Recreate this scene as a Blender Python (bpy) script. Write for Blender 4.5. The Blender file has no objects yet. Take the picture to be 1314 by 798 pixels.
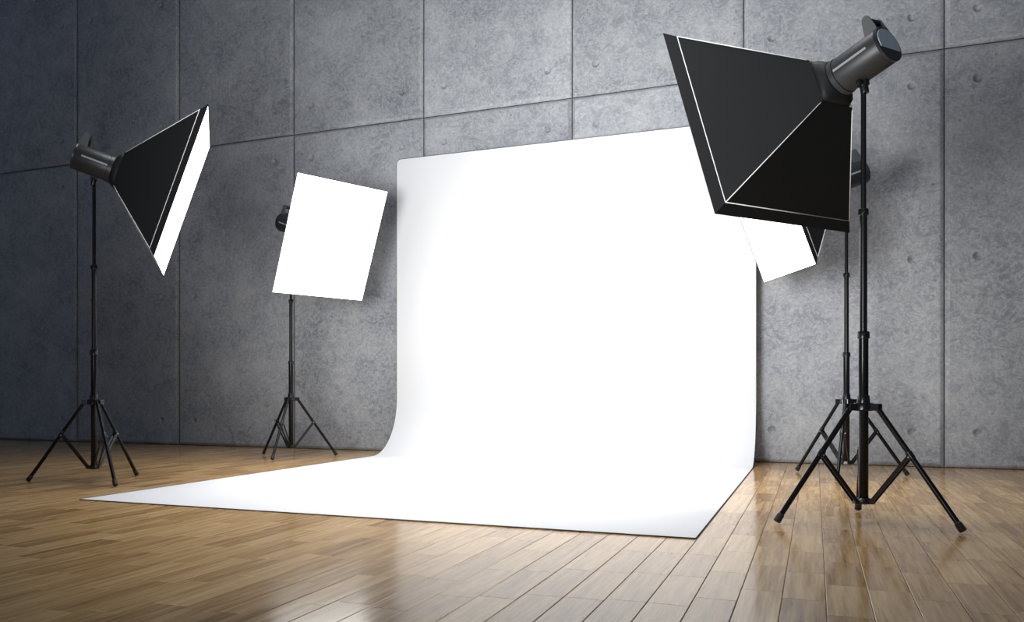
import bpy, math, random
from mathutils import Vector, Matrix
PI = math.pi
C = bpy.context.scene.collection
SC = bpy.context.scene

# ------------------------------------------------------------------ camera, world, exposure
F_PX, CX, CY = 1163.76, 531.02, 501.41          # focal length and principal point in pixels of a 1314 x 798 frame
CAM_YAW, CAM_Z = 0.4165, 0.70
cam_data = bpy.data.cameras.new('camera')
cam_data.sensor_width = 36.0
cam_data.lens = F_PX * 36.0 / 1314.0
cam_data.shift_x = (657.0 - CX) / 1314.0
cam_data.shift_y = (CY - 399.0) / 1314.0
cam_data.clip_start = 0.05
cam = bpy.data.objects.new('camera', cam_data)
C.objects.link(cam)
cam.location = (0, 0, CAM_Z)
cam.rotation_euler = (PI / 2, 0, CAM_YAW)
SC.camera = cam

world = bpy.data.worlds.new('studio_dusk')
SC.world = world
world.use_nodes = True
world.node_tree.nodes['Background'].inputs[0].default_value = (0.50, 0.68, 1.0, 1)
world.node_tree.nodes['Background'].inputs[1].default_value = 0.12

SOFTBOX_POWER = 4.6
# added fill light above the set, unseen, brightens floor and paper
top_fill = bpy.data.lights.new('overhead_fill', 'AREA')
top_fill.shape = 'RECTANGLE'; top_fill.size = 5.0; top_fill.size_y = 2.6; top_fill.energy = 150; top_fill.spread = math.radians(76); top_fill.color = (0.97, 0.985, 1.0)
top_fill_o = bpy.data.objects.new('overhead_fill', top_fill); C.objects.link(top_fill_o)
top_fill_o.location = (-2.2, 6.3, 6.3)
top_fill_o.rotation_euler = (math.radians(3), 0, 0)
# added unseen disk light low beside the camera, brightens the middle of the wall
key = bpy.data.lights.new('wall_fill', 'AREA')
key.shape = 'DISK'; key.size = 2.0; key.energy = 158; key.spread = math.radians(76); key.color = (0.97, 0.985, 1.0)
key_o = bpy.data.objects.new('wall_fill', key); C.objects.link(key_o)
key_o.location = (-2.2, 0.8, 1.25)
key_o.rotation_euler = Vector((0.5, 8.6, 2.3)).to_track_quat('-Z', 'Y').to_euler()

SC.view_settings.view_transform = 'Standard'
SC.view_settings.look = 'None'
SC.view_settings.gamma = 1.0
SC.view_settings.use_curve_mapping = False
SC.view_settings.exposure = -0.1

# ------------------------------------------------------------------ helpers
class MB:
    """collects shapes into one mesh"""
    def __init__(self):
        self.v, self.f, self.s = [], [], []
    def add(self, vs, fs, smooth=False):
        n = len(self.v)
        self.v += [Vector(p) for p in vs]
        self.f += [tuple(i + n for i in f) for f in fs]
        self.s += [smooth] * len(fs)
        return self
    def box(self, lo, hi, m=None):
        x0, y0, z0 = lo; x1, y1, z1 = hi
        vs = [(x0,y0,z0),(x1,y0,z0),(x1,y1,z0),(x0,y1,z0),(x0,y0,z1),(x1,y0,z1),(x1,y1,z1),(x0,y1,z1)]
        if m: vs = [m @ Vector(p) for p in vs]
        return self.add(vs, [(0,3,2,1),(4,5,6,7),(0,1,5,4),(1,2,6,5),(2,3,7,6),(3,0,4,7)])
    def lathe(self, prof, n=24, m=None, caps=True):
        """prof: (radius, height) along +Z"""
        vs, fs = [], []
        for r, z in prof:
            for i in range(n):
                a = 2 * PI * i / n
                vs.append((r * math.cos(a), r * math.sin(a), z))
        for k in range(len(prof) - 1):
            for i in range(n):
                j = (i + 1) % n
                fs.append((k*n+i, k*n+j, (k+1)*n+j, (k+1)*n+i))
        if m: vs = [m @ Vector(p) for p in vs]
        self.add(vs, fs, True)
        if caps:
            b = len(self.v) - len(vs)
            self.f.append(tuple(b + i for i in reversed(range(n)))); self.s.append(False)
            t = b + (len(prof) - 1) * n
            self.f.append(tuple(t + i for i in range(n))); self.s.append(False)
        return self
    def tube(self, a, b, r, n=16, r2=None, bev=0.0):
        a, b = Vector(a), Vector(b)
        d = b - a; L = d.length
        m = Matrix.Translation(a) @ d.to_track_quat('Z', 'Y').to_matrix().to_4x4()
        r2 = r if r2 is None else r2
        if bev: prof = [(r-bev, 0), (r, bev), (r2, L-bev), (r2-bev, L)]
        else: prof = [(r, 0), (r2, L)]
        return self.lathe(prof, n, m)
    def prism(self, pts, h0, h1, m=None):
        """outline pts (x, y) extruded from z = h0 to h1"""
        n = len(pts)
        vs = [(x, y, h0) for x, y in pts] + [(x, y, h1) for x, y in pts]
        if m: vs = [m @ Vector(p) for p in vs]
        fs = [tuple(reversed(range(n))), tuple(range(n, 2*n))]
        fs += [(i, (i+1) % n, n + (i+1) % n, n + i) for i in range(n)]
        return self.add(vs, fs)
    def mesh(self, name):
        me = bpy.data.meshes.new(name)
        me.from_pydata([tuple(p) for p in self.v], [], self.f)
        me.polygons.foreach_set('use_smooth', self.s)
        me.validate(); me.update()
        return me
    def build(self, name, mat, parent=None, loc=None, rot=None):
        me = self.mesh(name)
        me.materials.append(mat)
        o = bpy.data.objects.new(name, me); C.objects.link(o)
        if any(self.s): mark_sharp(me)
        if parent: o.parent = parent
        if loc: o.location = loc
        if rot: o.rotation_euler = rot
        return o

def mark_sharp(me, ang=math.radians(38)):
    import bmesh
    bm = bmesh.new(); bm.from_mesh(me)
    for e in bm.edges:
        if len(e.link_faces) == 2 and e.calc_face_angle(0) > ang: e.smooth = False
    bmesh.ops.recalc_face_normals(bm, faces=bm.faces)
    bm.to_mesh(me); bm.free()

def copy_tree(o, parent=None):
    c = o.copy(); C.objects.link(c)
    if parent: c.parent = parent
    for ch in list(o.children): copy_tree(ch, c)
    return c

# ------------------------------------------------------------------ materials
def new_mat(name):
    m = bpy.data.materials.new(name); m.use_nodes = True
    nt = m.node_tree
    return m, nt, nt.nodes['Principled BSDF']
def N(nt, t, **kw):
    n = nt.nodes.new(t)
    for k, v in kw.items():
        if k in n.inputs and not hasattr(n, k): n.inputs[k].default_value = v
        else: setattr(n, k, v)
    return n
def LK(nt, a, b): nt.links.new(a, b)
def ramp(nt, fac, stops, interp='LINEAR'):
    r = nt.nodes.new('ShaderNodeValToRGB'); r.color_ramp.interpolation = interp
    e = r.color_ramp.elements
    while len(e) < len(stops): e.new(0.5)
    for i, (p, c) in enumerate(stops):
        e[i].position = p
        e[i].color = (c, c, c, 1) if isinstance(c, (int, float)) else (*c, 1)
    LK(nt, fac, r.inputs[0]); return r
def noise(nt, vec, scale, detail=4, rough=0.55, dist=0.0):
    n = nt.nodes.new('ShaderNodeTexNoise')
    n.inputs['Scale'].default_value = scale; n.inputs['Detail'].default_value = detail
    n.inputs['Roughness'].default_value = rough; n.inputs['Distortion'].default_value = dist
    LK(nt, vec, n.inputs['Vector']); return n
def mathn(nt, op, a, b=None, clamp=False):
    n = nt.nodes.new('ShaderNodeMath'); n.operation = op; n.use_clamp = clamp
    for i, x in enumerate((a, b)):
        if x is None: continue
        if isinstance(x, (int, float)): n.inputs[i].default_value = x
        else: LK(nt, x, n.inputs[i])
    return n.outputs[0]
def mixc(nt, fac, a, b, blend='MIX'):
    n = nt.nodes.new('ShaderNodeMix'); n.data_type = 'RGBA'; n.blend_type = blend
    for sock, x in ((n.inputs[0], fac), (n.inputs[6], a), (n.inputs[7], b)):
        if isinstance(x, (int, float)): sock.default_value = x
        elif isinstance(x, tuple): sock.default_value = (*x, 1)
        else: LK(nt, x, sock)
    return n.outputs[2]

def simple(name, col, rough=0.5, metal=0.0, spec=0.5, grain=0.0, gscale=300):
    m, nt, b = new_mat(name)
    b.inputs['Base Color'].default_value = (*col, 1)
    b.inputs['Roughness'].default_value = rough
    b.inputs['Metallic'].default_value = metal
    b.inputs['Specular IOR Level'].default_value = spec
    tc = N(nt, 'ShaderNodeTexCoord')
    n = noise(nt, tc.outputs['Object'], gscale, 2)
    r = ramp(nt, n.outputs[0], [(0.3, max(0, rough - 0.06)), (0.7, min(1, rough + 0.06))])
    LK(nt, r.outputs[0], b.inputs['Roughness'])
    if grain:
        bp = N(nt, 'ShaderNodeBump'); bp.inputs['Strength'].default_value = grain; bp.inputs['Distance'].default_value = 0.002
        LK(nt, n.outputs[0], bp.inputs['Height']); LK(nt, bp.outputs[0], b.inputs['Normal'])
    return m

def concrete():
    m, nt, b = new_mat('concrete')
    geo = N(nt, 'ShaderNodeNewGeometry'); oi = N(nt, 'ShaderNodeObjectInfo')
    off = N(nt, 'ShaderNodeVectorMath', operation='SCALE'); off.inputs[0].default_value = (37.1, 0, 21.7)
    LK(nt, oi.outputs['Random'], off.inputs['Scale'])
    ad = N(nt, 'ShaderNodeVectorMath', operation='ADD'); LK(nt, geo.outputs['Position'], ad.inputs[0]); LK(nt, off.outputs[0], ad.inputs[1])
    P = ad.outputs[0]
    big = noise(nt, P, 0.8, 4, 0.55, 0.3)
    mid = noise(nt, P, 2.0, 12, 0.70, 0.15)
    fine = noise(nt, P, 34, 6, 0.72, 0.6)
    wisp = noise(nt, P, 7, 9, 0.8, 1.4)
    wisp2 = noise(nt, P, 15, 6, 0.7, 2.5)
    col = ramp(nt, mid.outputs[0], [(0.30, (0.205, 0.220, 0.252)), (0.5, (0.325, 0.337, 0.362)), (0.70, (0.480, 0.486, 0.492))])
    b1 = ramp(nt, big.outputs[0], [(0.32, 0.84), (0.68, 1.12)])
    c = mixc(nt, 1.0, col.outputs[0], b1.outputs[0], 'MULTIPLY')
    w1 = ramp(nt, wisp.outputs[0], [(0.0, 0.0), (0.45, 0.0), (0.5, 1.0), (0.55, 0.0), (1.0, 0.0)])
    w3 = ramp(nt, wisp2.outputs[0], [(0.0, 0.0), (0.48, 0.0), (0.5, 1.0), (0.52, 0.0), (1.0, 0.0)])
    w2 = mathn(nt, 'MULTIPLY', mathn(nt, 'ADD', w1.outputs[0], w3.outputs[0], True), mathn(nt, 'MULTIPLY', fine.outputs[0], 1.15))
    c = mixc(nt, w2, c, (0.60, 0.61, 0.62))
    f1 = ramp(nt, fine.outputs[0], [(0.3, 0.84), (0.7, 1.14)])
    c = mixc(nt, 1.0, c, f1.outputs[0], 'MULTIPLY')
    dn = noise(nt, P, 5.5, 3, 0.6, 0.4)
    dent = ramp(nt, dn.outputs[0], [(0.0, 0.0), (0.64, 0.0), (0.69, 1.0), (1.0, 1.0)])
    c = mixc(nt, mathn(nt, 'MULTIPLY', dent.outputs[0], 0.25), c, (0.55, 0.56, 0.57))
    # small pits
    vo = N(nt, 'ShaderNodeTexVoronoi'); vo.inputs['Scale'].default_value = 7.0; LK(nt, P, vo.inputs['Vector'])
    pit = ramp(nt, vo.outputs['Distance'], [(0.0, 0.0), (0.05, 0.15), (0.10, 1.0)])
    c = mixc(nt, mathn(nt, 'MULTIPLY', mathn(nt, 'SUBTRACT', 1.0, pit.outputs[0]), 0.45), c, (0.07, 0.072, 0.08))
    tone = mathn(nt, 'ADD', mathn(nt, 'MULTIPLY', oi.outputs['Random'], 0.14), 0.93)
    cr = N(nt, 'ShaderNodeCombineColor')
    for i in range(3): LK(nt, tone, cr.inputs[i])
    c = mixc(nt, 1.0, c, cr.outputs[0], 'MULTIPLY')
    LK(nt, c, b.inputs['Base Color'])
    rr = ramp(nt, mid.outputs[0], [(0.3, 0.5), (0.7, 0.72)])
    LK(nt, rr.outputs[0], b.inputs['Roughness'])
    b.inputs['Specular IOR Level'].default_value = 0.4
    h = mathn(nt, 'ADD', mathn(nt, 'MULTIPLY', mid.outputs[0], 0.5), mathn(nt, 'MULTIPLY', fine.outputs[0], 0.16))
    h = mathn(nt, 'ADD', h, mathn(nt, 'MULTIPLY', w3.outputs[0], 0.035))
    h = mathn(nt, 'ADD', h, mathn(nt, 'MULTIPLY', dent.outputs[0], -0.12))
    h = mathn(nt, 'ADD', h, mathn(nt, 'MULTIPLY', pit.outputs[0], 0.12))
    bp = N(nt, 'ShaderNodeBump'); bp.inputs['Strength'].default_value = 0.8; bp.inputs['Distance'].default_value = 0.03
    LK(nt, h, bp.inputs['Height']); LK(nt, bp.outputs[0], b.inputs['Normal'])
    return m

def wood(name, from_attr):
    m, nt, b = new_mat(name)
    geo = N(nt, 'ShaderNodeNewGeometry')
    if from_attr:
        at = N(nt, 'ShaderNodeAttribute', attribute_name='tone'); rnd = at.outputs['Fac']
    else:
        rnd = N(nt, 'ShaderNodeObjectInfo').outputs['Random']
    off = N(nt, 'ShaderNodeVectorMath', operation='SCALE'); off.inputs[0].default_value = (3.1, 53.7, 0)
    LK(nt, rnd, off.inputs['Scale'])
    ad = N(nt, 'ShaderNodeVectorMath', operation='ADD'); LK(nt, geo.outputs['Position'], ad.inputs[0]); LK(nt, off.outputs[0], ad.inputs[1])
    mp = N(nt, 'ShaderNodeMapping'); mp.inputs['Scale'].default_value = (34, 1.2, 1); LK(nt, ad.outputs[0], mp.inputs[0])
    g1 = noise(nt, mp.outputs[0], 1.0, 5, 0.6, 0.5)
    mp2 = N(nt, 'ShaderNodeMapping'); mp2.inputs['Scale'].default_value = (130, 5, 1); LK(nt, ad.outputs[0], mp2.inputs[0])
    g2 = noise(nt, mp2.outputs[0], 1.0, 3, 0.6, 0.2)
    rb = N(nt, 'ShaderNodeTexWhiteNoise', noise_dimensions='1D'); LK(nt, rnd, rb.inputs['W'])
    tone = rb.outputs['Value']
    f = mathn(nt, 'ADD', mathn(nt, 'MULTIPLY', g1.outputs[0], 0.95), mathn(nt, 'MULTIPLY', g2.outputs[0], 0.5))
    f = mathn(nt, 'ADD', f, mathn(nt, 'MULTIPLY', tone, 0.27))
    f = mathn(nt, 'SUBTRACT', f, 0.36, True)
    col = ramp(nt, f, [(0.12, (0.19, 0.095, 0.033)), (0.40, (0.44, 0.252, 0.094)), (0.64, (0.64, 0.410, 0.178)), (0.92, (0.80, 0.57, 0.29))])
    LK(nt, col.outputs[0], b.inputs['Base Color'])
    rr = ramp(nt, g1.outputs[0], [(0.3, 0.14), (0.7, 0.19)])
    LK(nt, rr.outputs[0], b.inputs['Roughness'])
    b.inputs['Specular IOR Level'].default_value = 0.36
    bp = N(nt, 'ShaderNodeBump'); bp.inputs['Strength'].default_value = 0.05; bp.inputs['Distance'].default_value = 0.0004
    LK(nt, g2.outputs[0], bp.inputs['Height']); LK(nt, bp.outputs[0], b.inputs['Normal'])
    return m

M_CONC = concrete()
M_JOINT = simple('dark_joint_backing', (0.035, 0.036, 0.04), 0.9, grain=0.3, gscale=60)  # dark colour of the backing behind the panel joints
M_WOOD = wood('oiled_wood_plank', False)
M_WOOD_FAR = wood('oiled_wood_far', True)
M_SUB = simple('dark_subfloor', (0.05, 0.032, 0.018), 0.8)
M_PAPER = simple('matte_white_paper', (0.73, 0.73, 0.735), 0.8, spec=0.25, grain=0.02, gscale=40)
M_EDGE = simple('dark_paper_edge', (0.035, 0.03, 0.028), 0.6)
M_BLACK = simple('black_powder_coat', (0.005, 0.005, 0.0055), 0.28, spec=0.5)
M_TUBE = simple('black_anodised_tube', (0.007, 0.007, 0.0075), 0.2, metal=0.0, spec=0.2)
M_RUBBER = simple('black_rubber', (0.010, 0.010, 0.010), 0.55)
M_BODY = simple('dark_grey_lamp_casing', (0.022, 0.023, 0.024), 0.42, metal=0.0, spec=0.35)
M_CASE2 = simple('black_lamp_trim', (0.010, 0.010, 0.011), 0.4)
M_GREY = simple('grey_lamp_plastic', (0.075, 0.08, 0.08), 0.45)
M_PANEL = simple('slate_grey_control_panel', (0.28, 0.34, 0.38), 0.6)
M_STRIP = simple('silver_strip', (0.38, 0.39, 0.39), 0.3, metal=0.4)
M_FABRIC = simple('black_softbox_fabric', (0.0065, 0.007, 0.0075), 0.6, spec=0.22, grain=0.12, gscale=500)
M_PIPING = simple('pale_grey_piping', (0.58, 0.58, 0.57), 0.5)
M_STEEL = simple('bright_steel_rivet', (0.6, 0.6, 0.6), 0.3, metal=0.9)

def diffuser_mat():
    m = bpy.data.materials.new('lit_white_diffuser'); m.use_nodes = True
    nt = m.node_tree; nt.nodes.clear()
    out = N(nt, 'ShaderNodeOutputMaterial'); em = N(nt, 'ShaderNodeEmission')
    em.inputs[0].default_value = (1.0, 0.985, 0.96, 1); em.inputs[1].default_value = SOFTBOX_POWER
    LK(nt, em.outputs[0], out.inputs[0]); return m
M_DIFF = diffuser_mat()

# ------------------------------------------------------------------ back wall of cast concrete panels
WALL_Y, PW, PH, WX0 = 9.4927, 1.723, 3.8202, -9.26
COLS, ROWS = range(-3, 10), (0, 1)
wb = MB().box((WX0 + COLS[0]*PW, WALL_Y + 0.042, 0), (WX0 + (COLS[-1]+1)*PW, WALL_Y + 0.30, 2*PH + 0.02))
wall = wb.build('wall_back', M_JOINT)
wall['kind'] = 'structure'

def panel_mesh():
    """front face at y = 0 looking to -Y, chamfered border, six tie holes sunk into it"""
    mb = MB()
    GAP, CH, D, T = 0.005, 0.036, 0.034, 0.043
    hx = (0.260, 1.462); hz = (0.319, 1.912, 3.508); R, n = 0.037, 20
    x0, x1, z0, z1 = GAP + CH, PW - GAP - CH, GAP + CH, PH - GAP - CH
    q = 0.055
    xs = [x0] + sum([[h-q, h+q] for h in hx], []) + [x1]
    zs = [z0] + sum([[h-q, h+q] for h in hz], []) + [z1]
    vid = {}
    def V(x, y, z):
        k = (round(x, 5), round(y, 5), round(z, 5))
        if k not in vid:
            vid[k] = len(mb.v); mb.v.append(Vector(k))
        return vid[k]
    def F(*ps, s=False):
        mb.f.append(tuple(V(*p) for p in ps)); mb.s.append(s)
    for i in range(len(xs)-1):
        for j in range(len(zs)-1):
            a, b_, c, d = xs[i], xs[i+1], zs[j], zs[j+1]
            if i % 2 == 1 and j % 2 == 1:
                cx, cz = (a+b_)/2, (c+d)/2
                def ringp(k, r, y):
                    t = 2*PI*(k % n)/n; return (cx + r*math.cos(t), y, cz + r*math.sin(t))
                def sq(k):
                    t = 2*PI*(k % n)/n; u, w = math.cos(t), math.sin(t)
                    s = q/max(abs(u), abs(w)); return (cx+u*s, 0, cz+w*s)
                corners = {}
                for k in range(n):
                    p, r_ = sq(k), sq(k+1)
                    poly = [p]
                    # include the square's corner when the two points lie on different sides
                    if abs(abs(p[0]-cx)-q) > 1e-6 or abs(abs(r_[0]-cx)-q) > 1e-6:
                        if abs(abs(p[2]-cz)-q) > 1e-6 or abs(abs(r_[2]-cz)-q) > 1e-6:
                            poly.append((cx+math.copysign(q, (p[0]+r_[0])/2-cx), 0, cz+math.copysign(q, (p[2]+r_[2])/2-cz)))
                    poly.append(r_)
                    F(*poly, ringp(k+1, R+.004, 0), ringp(k, R+.004, 0))
                    F(ringp(k, R+.004, 0), ringp(k+1, R+.004, 0), ringp(k+1, R-.002, .005), ringp(k, R-.002, .005), s=True)
                    F(ringp(k, R-.002, .005), ringp(k+1, R-.002, .005), ringp(k+1, R*.70, .018), ringp(k, R*.70, .018), s=True)
                    F(ringp(k, R*.70, .018), ringp(k+1, R*.70, .018), ringp(k+1, R*.2, .036), ringp(k, R*.2, .036), s=True)
                F(*[ringp(k, R*.2, .036) for k in range(n)])
            else:
                F((a,0,c),(b_,0,c),(b_,0,d),(a,0,d))
    # chamfers: rounded in two steps
    X0, X1, Z0, Z1 = GAP, PW-GAP, GAP, PH-GAP
    def loop(s, y):
        a = [(xs[i] + (0), 0) for i in range(len(xs))]
        return None
    steps = [(0.0, 0.0), (CH*0.25, D*0.10), (CH, D)]
    for (e0, y0), (e1, y1) in zip(steps[:-1], steps[1:]):
        # bottom, top, left, right (mitred)
        F((x0-e1,y1,z0-e1),(x1+e1,y1,z0-e1),(x1+e0,y0,z0-e0),(x0-e0,y0,z0-e0), s=True)
        F((x0-e0,y0,z1+e0),(x1+e0,y0,z1+e0),(x1+e1,y1,z1+e1),(x0-e1,y1,z1+e1), s=True)
        F((x0-e1,y1,z0-e1),(x0-e0,y0,z0-e0),(x0-e0,y0,z1+e0),(x0-e1,y1,z1+e1), s=True)
        F((x1+e0,y0,z0-e0),(x1+e1,y1,z0-e1),(x1+e1,y1,z1+e1),(x1+e0,y0,z1+e0), s=True)
    F((X0,T,Z0),(X1,T,Z0),(X1,D,Z0),(X0,D,Z0)); F((X0,D,Z1),(X1,D,Z1),(X1,T,Z1),(X0,T,Z1))
    F((X0,T,Z0),(X0,D,Z0),(X0,D,Z1),(X0,T,Z1)); F((X1,D,Z0),(X1,T,Z0),(X1,T,Z1),(X1,D,Z1))
    F((X0,T,Z0),(X0,T,Z1),(X1,T,Z1),(X1,T,Z0))
    return mb
pm = panel_mesh()
p0 = pm.build('concrete_panel', M_CONC, wall)
first = True
for r in ROWS:
    for c in COLS:
        o = p0 if first else p0.copy()
        if not first: C.objects.link(o)
        first = False
        o.location = (WX0 + c*PW, WALL_Y, r*PH)

# ------------------------------------------------------------------ plank floor
SEAM, PLW, PLL = -0.238, 0.1357, 0.4905
FX0, FX1, FY0, FY1 = -14.4, 7.6, -1.2, WALL_Y + 0.03
BX0, BX1, BYF = -2.4134 - 1.899, -2.4134 + 1.899, 4.4508      # paper sheet on the floor
floor = MB().box((FX0, FY0, -0.12), (FX1, FY1 + 0.27, -0.012)).build('floor', M_SUB)
floor['kind'] = 'structure'
def px(X, Y, Z=0.0):
    z = Y*math.cos(CAM_YAW) - X*math.sin(CAM_YAW); x = X*math.cos(CAM_YAW) + Y*math.sin(CAM_YAW)
    if z < 0.3: return None
    return CX + F_PX*x/z, CY - F_PX*(Z - CAM_Z)/z
rng = random.Random(7)
phase = {-1: .256, 0: .456, 1: .368, 2: .168, 3: .1375, 4: .0335, 5: .390}
pieces = []
k0, k1 = int((FX0 - SEAM)//PLW) + 1, int((FX1 - SEAM)//PLW)
for k in range(k0, k1):
    ph = phase.get(k, rng.random()*PLL)
    x = SEAM + k*PLW
    y = FY0 - ((FY0 - ph) % PLL)
    while y < FY1:
        ya, yb = max(y, FY0), min(y + PLL, FY1)
        full = (ya == y and abs(yb - y - PLL) < 1e-9)
        area = 0
        if full:
            q = [px(x, ya), px(x+PLW, ya), px(x+PLW, yb), px(x, yb)]
            hid = x > BX0 - .02 and x + PLW < BX1 + .02 and ya > BYF - .05
            if all(q) and not hid:
                mx, my = sum(p[0] for p in q)/4, sum(p[1] for p in q)/4
                if -10 < mx < 1324 and my < 806:
                    area = abs(sum(q[i][0]*q[(i+1) % 4][1] - q[(i+1) % 4][0]*q[i][1] for i in range(4)))/2
        if yb - ya > 0.01: pieces.append((area, x, ya, yb))
        y += PLL
pieces.sort(key=lambda t: -t[0])
def plank_geo(mb, x, ya, yb, w):
    g, ge, c, d = 0.0009, 0.0006, 0.0016, 0.0014
    a0, a1, b0, b1 = x+g, x+w-g, ya+ge, yb-ge
    vs = [(a0,b0,-.012),(a1,b0,-.012),(a1,b1,-.012),(a0,b1,-.012),
          (a0,b0,-d),(a1,b0,-d),(a1,b1,-d),(a0,b1,-d),
          (a0+c,b0+c*.6,0),(a1-c,b0+c*.6,0),(a1-c,b1-c*.6,0),(a0+c,b1-c*.6,0)]
    fs = [(8,9,10,11)]
    for i in range(4):
        j = (i+1) % 4
        fs += [(i, j, 4+j, 4+i), (4+i, 4+j, 8+j, 8+i)]
    mb.add(vs, fs)
mb = MB(); plank_geo(mb, 0, 0, PLL, PLW)
pl0 = mb.build('wood_plank', M_WOOD, floor)
for i, (ar, x, ya, yb) in enumerate(pieces[:300]):
    o = pl0 if i == 0 else pl0.copy()
    if i: C.objects.link(o)
    o.location = (x, ya, 0)
mb = MB(); tones = []
for ar, x, ya, yb in pieces[300:]:
    plank_geo(mb, x, ya, yb, PLW); tones += [rng.random()]*12
rest = mb.build('distant_planks', M_WOOD_FAR, floor)
at = rest.data.attributes.new('tone', 'FLOAT', 'POINT'); at.data.foreach_set('value', tones)
rest['kind'] = 'stuff'

# ------------------------------------------------------------------ white paper sweep
BY, BH, BR, TH = 9.2739, 3.3052, 0.62, 0.004
def profile():
    pts = [(BYF, 0.0)]
    ys = [BYF + (BY - BR - BYF)*i/24 for i in range(1, 25)]
    pts += [(y, 0.0) for y in ys]
    n = 24
    for i in range(1, n+1):
        a = -PI/2 + (PI/2)*i/n
        pts.append((BY - BR + BR*math.cos(a), BR + BR*math.sin(a)))
    m = 26
    for i in range(1, m+1):
        pts.append((BY, BR + (BH - BR)*i/m))
    return pts
prof = profile()
CR = 0.055                                     # rounded upper corners
def half_width(z):
    d = BH - z
    if d >= CR: return (BX1 - BX0)/2
    return (BX1 - BX0)/2 - CR + math.sqrt(max(0, CR*CR - (CR - d)**2))
extra = [(BY, BH - CR*t) for t in (1.0, .75, .5, .3, .15, .05)]
prof = [p for p in prof[:-1] if not (p[0] == BY and p[1] > BH - CR)] + extra + [(BY, BH)]
def off(i, o):                                 # sheet surface point, lifted o along the profile normal
    a = Vector(prof[max(i-1, 0)]); b_ = Vector(prof[min(i+1, len(prof)-1)])
    t = (b_ - a).normalized(); nrm = Vector((-t.y, t.x))
    return Vector(prof[i]) + nrm*o
NX = 12; mb = MB(); vs = []; fs = []
cxm = (BX0 + BX1)/2
for side, o in ((0, TH + .001), (1, .001)):
    for i, (y, z) in enumerate(prof):
        p = off(i, o); hw = half_width(z)
        for j in range(NX+1): vs.append((cxm - hw + 2*hw*j/NX, p.x, p.y))
n1 = len(prof)*(NX+1)
for i in range(len(prof)-1):
    for j in range(NX):
        a = i*(NX+1)+j
        fs.append((a, a+1, a+NX+2, a+NX+1)); fs.append((n1+a, n1+a+NX+1, n1+a+NX+2, n1+a+1))
rim = [j for j in range(NX)] + [i*(NX+1)+NX for i in range(len(prof)-1)] + [(len(prof)-1)*(NX+1)+NX-j for j in range(NX)] + [(len(prof)-1-i)*(NX+1) for i in range(len(prof)-1)]
for a, b_ in zip(rim, rim[1:]+rim[:1]): fs.append((a, n1+a, n1+b_, b_))
mb.add(vs, fs, True)
sheet = mb.build('paper_backdrop', M_PAPER)
sheet['label'] = 'large white paper backdrop sweeping from the concrete wall down onto the wooden floor'
sheet['category'] = 'backdrop'
sheet['kind'] = 'thing'
# dark cut edge all round the sheet
ring = []
for i, (y, z) in enumerate(prof):
    p = off(i, TH/2 + .001); ring.append((cxm + half_width(z), p.x, p.y))
left = []
for i, (y, z) in enumerate(prof):
    p = off(i, TH/2 + .001); left.append((cxm - half_width(z), p.x, p.y))
path = ring + left[::-1]
cu = bpy.data.curves.new('sheet_edge', 'CURVE'); cu.dimensions = '3D'; cu.bevel_depth = 0.0034; cu.bevel_resolution = 1
sp = cu.splines.new('POLY'); sp.points.add(len(path)-1)
for q, p in zip(sp.points, path): q.co = (p[0], p[1], max(p[2], .0036), 1)
sp.use_cyclic_u = True
tmp = bpy.data.objects.new('tmp', cu); C.objects.link(tmp)
bpy.context.view_layer.update()
me = bpy.data.meshes.new_from_object(tmp.evaluated_get(bpy.context.evaluated_depsgraph_get()))
bpy.data.objects.remove(tmp)
me.name = 'sheet_edge'; me.materials.clear(); me.materials.append(M_EDGE)
eo = bpy.data.objects.new('sheet_edge', me); C.objects.link(eo); eo.parent = sheet
eo['label'] = 'thin dark cut edge of the paper'

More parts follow.
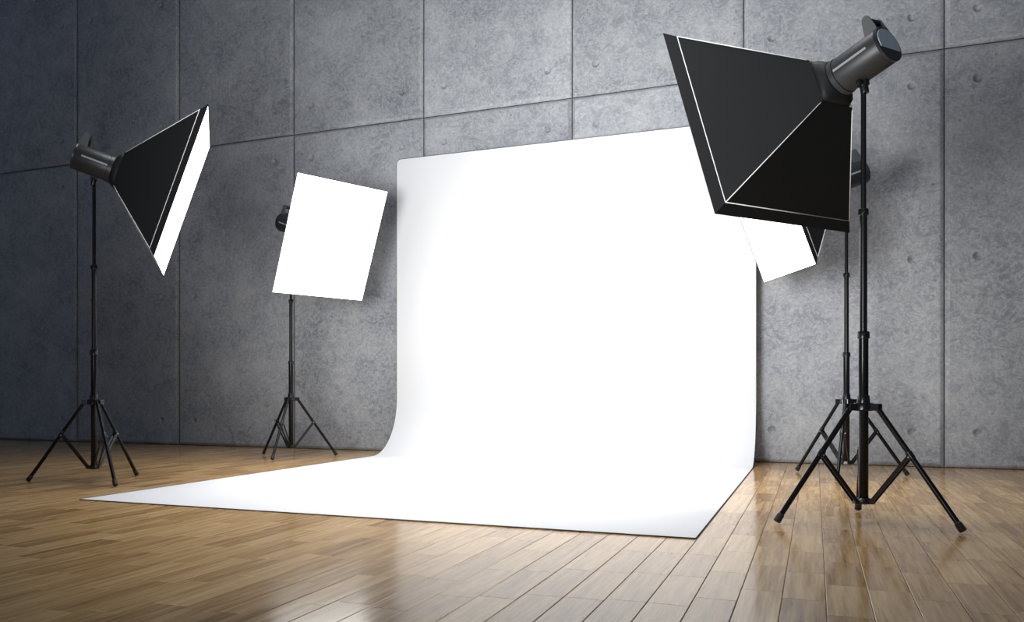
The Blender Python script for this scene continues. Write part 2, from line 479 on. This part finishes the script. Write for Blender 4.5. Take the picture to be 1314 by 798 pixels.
# ------------------------------------------------------------------ softbox lights on tripods
TOP = 2.3303
def make_light():
    root = bpy.data.objects.new('softbox_light', None); C.objects.link(root)
    root.empty_display_size = 0.3
    # central column and telescopic pole
    MB().lathe([(.0225, .098), (.024, .10), (.024, .9963)], 24).build('lower_tube', M_TUBE, root)
    MB().lathe([(.018, .990), (.018, 1.649)], 24).build('middle_tube', M_TUBE, root)
    MB().lathe([(.0132, 1.640), (.0132, TOP - .005)], 20).build('upper_tube', M_TUBE, root)
    for z, r, h in ((.9963, .030, .040), (1.649, .0255, .036)):
        col = MB().lathe([(r-.003, z-h/2), (r, z-h/2+.003), (r, z+h/2-.006), (r-.004, z+h/2)], 24)
        cl = col.build('pole_collar', M_BLACK, root)
        k = MB().tube((0, -r+.002, z), (0, -r-.012, z), .007, 12, bev=.001)
        k.build('clamp_screw', M_BLACK, cl)
    # leg hub with three forked lugs
    hub = MB().lathe([(.027, .592), (.045, .594), (.050, .600), (.050, .628), (.045, .6354), (.032, .6365), (.030, .670), (.027, .676)], 28)
    hub.build('leg_hub', M_BLACK, root)
    low = MB().lathe([(.030, .100), (.043, .102), (.044, .106), (.044, .120), (.040, .125), (.030, .132)], 28)
    low.build('brace_collar', M_BLACK, root)
    for k in range(3):
        # every leg is modelled pointing to +X and turned into place
        a = Vector((.072, 0, .6115)); b = Vector((.4965 - .012, 0, .0205)); d = (b - a).normalized()
        m = MB().tube(a - d*.012, b - d*.02, .0138, 16, bev=.001)
        leg = m.build('leg', M_TUBE, root)
        MB().tube(b - d*.040, b + d*.0085, .0175, 16, r2=.019, bev=.004).build('rubber_foot', M_RUBBER, leg)
        fk = MB()
        for s in (-1, 1):
            fk.box((.040, s*.0185 - .003, .596), (.088, s*.0185 + .003, .632))
        fk.tube((.075, -.0235, .6125), (.075, .0235, .6125), .0045, 10)
        fk.build('hinge_lug', M_BLACK, leg)
        # knee clamp on the leg with rivet
        kn = Vector((.2391, 0, .371)); 
        kc = MB().tube(kn - d*.020, kn + d*.020, .0175, 16, bev=.002)
        kc.build('knee_clamp', M_BLACK, leg)
        MB().tube((kn.x, -.0235, kn.z - .01), (kn.x, .0235, kn.z - .01), .0042, 10).build('rivet', M_STEEL, leg)
        br = MB()
        p, q = Vector((kn.x - .004, 0, kn.z - .010)), Vector((.046, 0, .114))
        dd = (q - p); L = dd.length; dd.normalize()
        up = Vector((0, 1, 0)).cross(dd)
        for s in (-1, 1):
            mt = Matrix((( dd.x, 0, up.x, p.x), (dd.y, 1, up.y, p.y), (dd.z, 0, up.z, p.z), (0, 0, 0, 1)))
            br.box((-.010, s*.0165 - .0028, -.0095), (L + .008, s*.0165 + .0028, .0095), mt)
        brace = br.build('brace', M_BLACK, root)
        MB().box((.036, -.0135, .102), (.056, .0135, .124)).build('brace_lug', M_BLACK, brace)
    # head: +X is where the lamp points
    E = .1146; L = .6702; W = 1.1782; RD = .0487; KS = .9165; A0, A1 = -.180, .112; RB = .1015
    X = Matrix.Translation((0, 0, E)) @ Matrix.Rotation(PI/2, 4, 'Y')      # lathe axis to +X
    tb = MB()
    tb.lathe([(.020, -.052), (.021, -.048), (.021, -.004), (.016, 0)], 20)
    tb.box((-.024, -.016, -.012), (.024, .016, .020))
    br = tb.build('tilt_bracket', M_BLACK, root)
    kb = MB().tube((0, .016, .004), (0, .052, .004), .013, 14, bev=.003)
    kb.build('tilt_knob', M_BLACK, br)
    body = MB().lathe([(RB-.012, A0-.004), (RB-.004, A0), (RB, A0+.008), (RB, A1-.034), (RB-.003, A1-.032), (RB-.003, A1-.030), (RB+.004, A1-.028), (RB+.004, A1)], 40, X)
    body = body.build('lamp_body', M_BODY, root)
    MB().lathe([(RB-.003, A0-.008), (RB+.0015, A0-.004), (RB+.0015, A0+.006), (RB-.0005, A0+.009)], 40, X).build('rear_rim', M_CASE2, body)
    # D-shaped control panel on the back
    pts = []
    for i in range(29):
        t = math.radians(-22) + math.radians(224)*i/28
        pts.append((math.cos(t)*(RB-.014), math.sin(t)*(RB-.014)))
    back = Matrix(((0, 0, -1, A0 - .0075), (1, 0, 0, 0), (0, 1, 0, E), (0, 0, 0, 1)))
    MB().prism(pts, 0, .004, back).build('control_panel', M_PANEL, body)
    for s in (-1, 1):
        ph = 0.0
        st = MB()
        yy, zz = s*math.cos(ph), math.sin(ph)
        mt = Matrix(((1, 0, 0, 0), (0, -zz*s, yy, 0), (0, math.cos(ph), zz, E), (0, 0, 0, 1)))
        st.box((-.122, -.0065, RB-.004), (A1-.036, .0065, RB+.0016), mt)
        st.build('light_strip', M_STRIP, body)
    # carrying handle: two rounded fins and a grip bar
    fin = []
    for i in range(13):
        t = PI*i/12
        fin.append((-.146 + .024*math.cos(t), .158 + .030*math.sin(t)))
    fin = [(-.112, .060)] + [(-.114, .100)] + fin + [(-.184, .100), (-.184, .060)]
    h = MB()
    for s in (-1, 1):
        mt = Matrix(((1, 0, 0, 0), (0, 0, 1, s*.052 - .004), (0, 1, 0, E), (0, 0, 0, 1)))
        h.prism(fin, 0, .008, mt)
    hd = h.build('handle_fin', M_GREY, body)
    MB().tube((-.146, -.050, E + .163), (-.146, .050, E + .163), .0175, 16).build('handle_grip', M_CASE2, body)
    # softbox: cloth neck, four tapered panels, four rim panels, piping
    def sqr(h_, x): return [(x, h_, E+h_), (x, -h_, E+h_), (x, -h_, E-h_), (x, h_, E-h_)]
    HN, AN, HS, AS = .128, .165, W/2*KS, L - RD
    n = 32; vs = []; fs = []
    rows = [(A1-.004, 1.0, RB+.002), (A1+.004, 1.0, RB+.010), (A1+.026, .35, .122), (AN+.006, 0.0, HN)]
    for x, c, rr in rows:
        for i in range(n):
            t = 2*PI*(i+.5)/n; u, v = math.cos(t), math.sin(t); s = 1/max(abs(u), abs(v))
            k = c + (1-c)*s
            pl = 1 + .018*math.sin(9*t + x*40)*(1 if 0 < c < 1 else .3)
            vs.append((x, u*rr*k*pl, E + v*rr*k*pl))
    for r in range(len(rows)-1):
        for i in range(n):
            j = (i+1) % n; fs.append((r*n+i, r*n+j, (r+1)*n+j, (r+1)*n+i))
    hood = MB().add(vs, fs, True).build('softbox_hood', M_FABRIC, root)
    so = hood.modifiers.new('thick', 'SOLIDIFY'); so.thickness = .003; so.offset = -1
    n0, n1 = sqr(HN, AN), sqr(HS, AS); n2 = sqr(W/2, L)
    def slab(a, b, c, d, t):
        a, b, c, d = map(Vector, (a, b, c, d))
        nn = (b-a).cross(d-a).normalized(); ctr = Vector((a.x, 0, E))
        if nn.dot((a+b+c+d)/4 - Vector(((a.x+c.x)/2, 0, E))) < 0: nn = -nn
        vs = [a, b, c, d, a-nn*t, b-nn*t, c-nn*t, d-nn*t]
        return MB().add(vs, [(0,1,2,3),(7,6,5,4),(0,4,5,1),(1,5,6,2),(2,6,7,3),(3,7,4,0)])
    for i in range(4):
        j = (i+1) % 4
        # cloth panel, bowed very slightly between its rods
        a, b_, c, d = map(Vector, (n0[i], n0[j], n1[j], n1[i]))
        ctr = Vector((0, 0, E)); g = 8; mbp = MB(); vv = []; ff = []
        mid = (a+b_+c+d)/4; outn = Vector((0, mid.y, mid.z-E)).normalized()
        for lay in (0, 1):
            for r in range(g+1):
                for q in range(g+1):
                    u, v = q/g, r/g
                    p = (a*(1-u)+b_*u)*(1-v) + (d*(1-u)+c*u)*v
                    p = p - outn*(.010*math.sin(PI*u)*math.sin(PI*v)) - outn*.003*lay
                    vv.append(p)
        m1 = (g+1)**2
        for r in range(g):
            for q in range(g):
                k = r*(g+1)+q
                ff.append((k, k+1, k+g+2, k+g+1)); ff.append((m1+k, m1+k+g+1, m1+k+g+2, m1+k+1))
        mbp.add(vv, ff, True)
        mbp.build('fabric_panel', M_FABRIC, hood)
        slab(n1[i], n1[j], n2[j], n2[i], .004).build('rim_panel', M_FABRIC, hood)
    pp = MB(); pr = .0028
    for i in range(4):
        j = (i+1) % 4
        a, b_ = Vector(n1[i]), Vector(n1[j])
        pp.tube(a, b_, pr, 8)
        c, d = Vector(n0[i]), Vector(n1[i])
        pp.tube(c + (d-c)*.02, d, pr, 8)
    pp.build('piping', M_PIPING, hood)
    w = W/2 - .004; wk = W/2 - .0115
    dm = MB().add([(L-.008, wk, E+wk), (L-.008, -wk, E+wk), (L-.008, -wk, E-wk), (L-.008, wk, E-wk),
                   (L-.0005, w, E+w), (L-.0005, -w, E+w), (L-.0005, -w, E-w), (L-.0005, w, E-w)],
                  [(0,1,2,3),(7,6,5,4),(0,4,5,1),(1,5,6,2),(2,6,7,3),(3,7,4,0)])
    df = dm.build('diffuser', M_DIFF, root)
    df['label'] = 'glowing white front diffuser'
    return root

HEAD = ('tilt_bracket', 'lamp_body', 'softbox_hood', 'diffuser')
def base(n): return n.split('.')[0]
def pose(root, x, y, yaw, pitch, azs):
    root.location = (x, y, 0)
    ks = {'leg': 0, 'brace': 0}
    for ch in root.children:
        b = base(ch.name)
        if b in ks:
            ch.rotation_euler = (0, 0, azs[ks[b]]); ks[b] += 1
        elif b == 'tilt_bracket':
            ch.location = (0, 0, TOP); ch.rotation_euler = (0, -pitch*.5, yaw)
        elif b in HEAD:
            ch.location = (0, 0, TOP); ch.rotation_euler = (0, -pitch, yaw)
CXM, SX, YF, YB = -2.4134, 2.6492, 5.3751, 8.2354
yF, pF, yB, pB = .6282, -.3303, -.3665, -.3478
R3 = 2*PI/3
azF = [-2.6044 + R3*i for i in range(3)]
azB = [2.7783 + R3*i for i in range(3)]
proto = make_light()
specs = [
 (CXM-SX, YF, yF, pF, azF, 'black softbox lamp on tripod at the far left, seen side on beyond the paper corner'),
 (CXM-SX, YB, yB, pB, azB, 'black softbox lamp with its full white face showing, left of the backdrop by the wall'),
 (CXM+SX, YF, PI-yF, pF, azF, 'nearest black softbox lamp on tripod, right foreground, seen from behind'),
 (CXM+SX, YB, PI-yB, pB, [PI-a for a in azB], 'softbox lamp by the wall at right, half hidden behind the nearest softbox'),
]
for i, (x, y, yaw, pit, azs, lab) in enumerate(specs):
    o = proto if i == 0 else copy_tree(proto)
    pose(o, x, y, yaw, pit, azs)
    o['label'] = lab; o['category'] = 'studio light'; o['group'] = 'softbox lights around the backdrop'
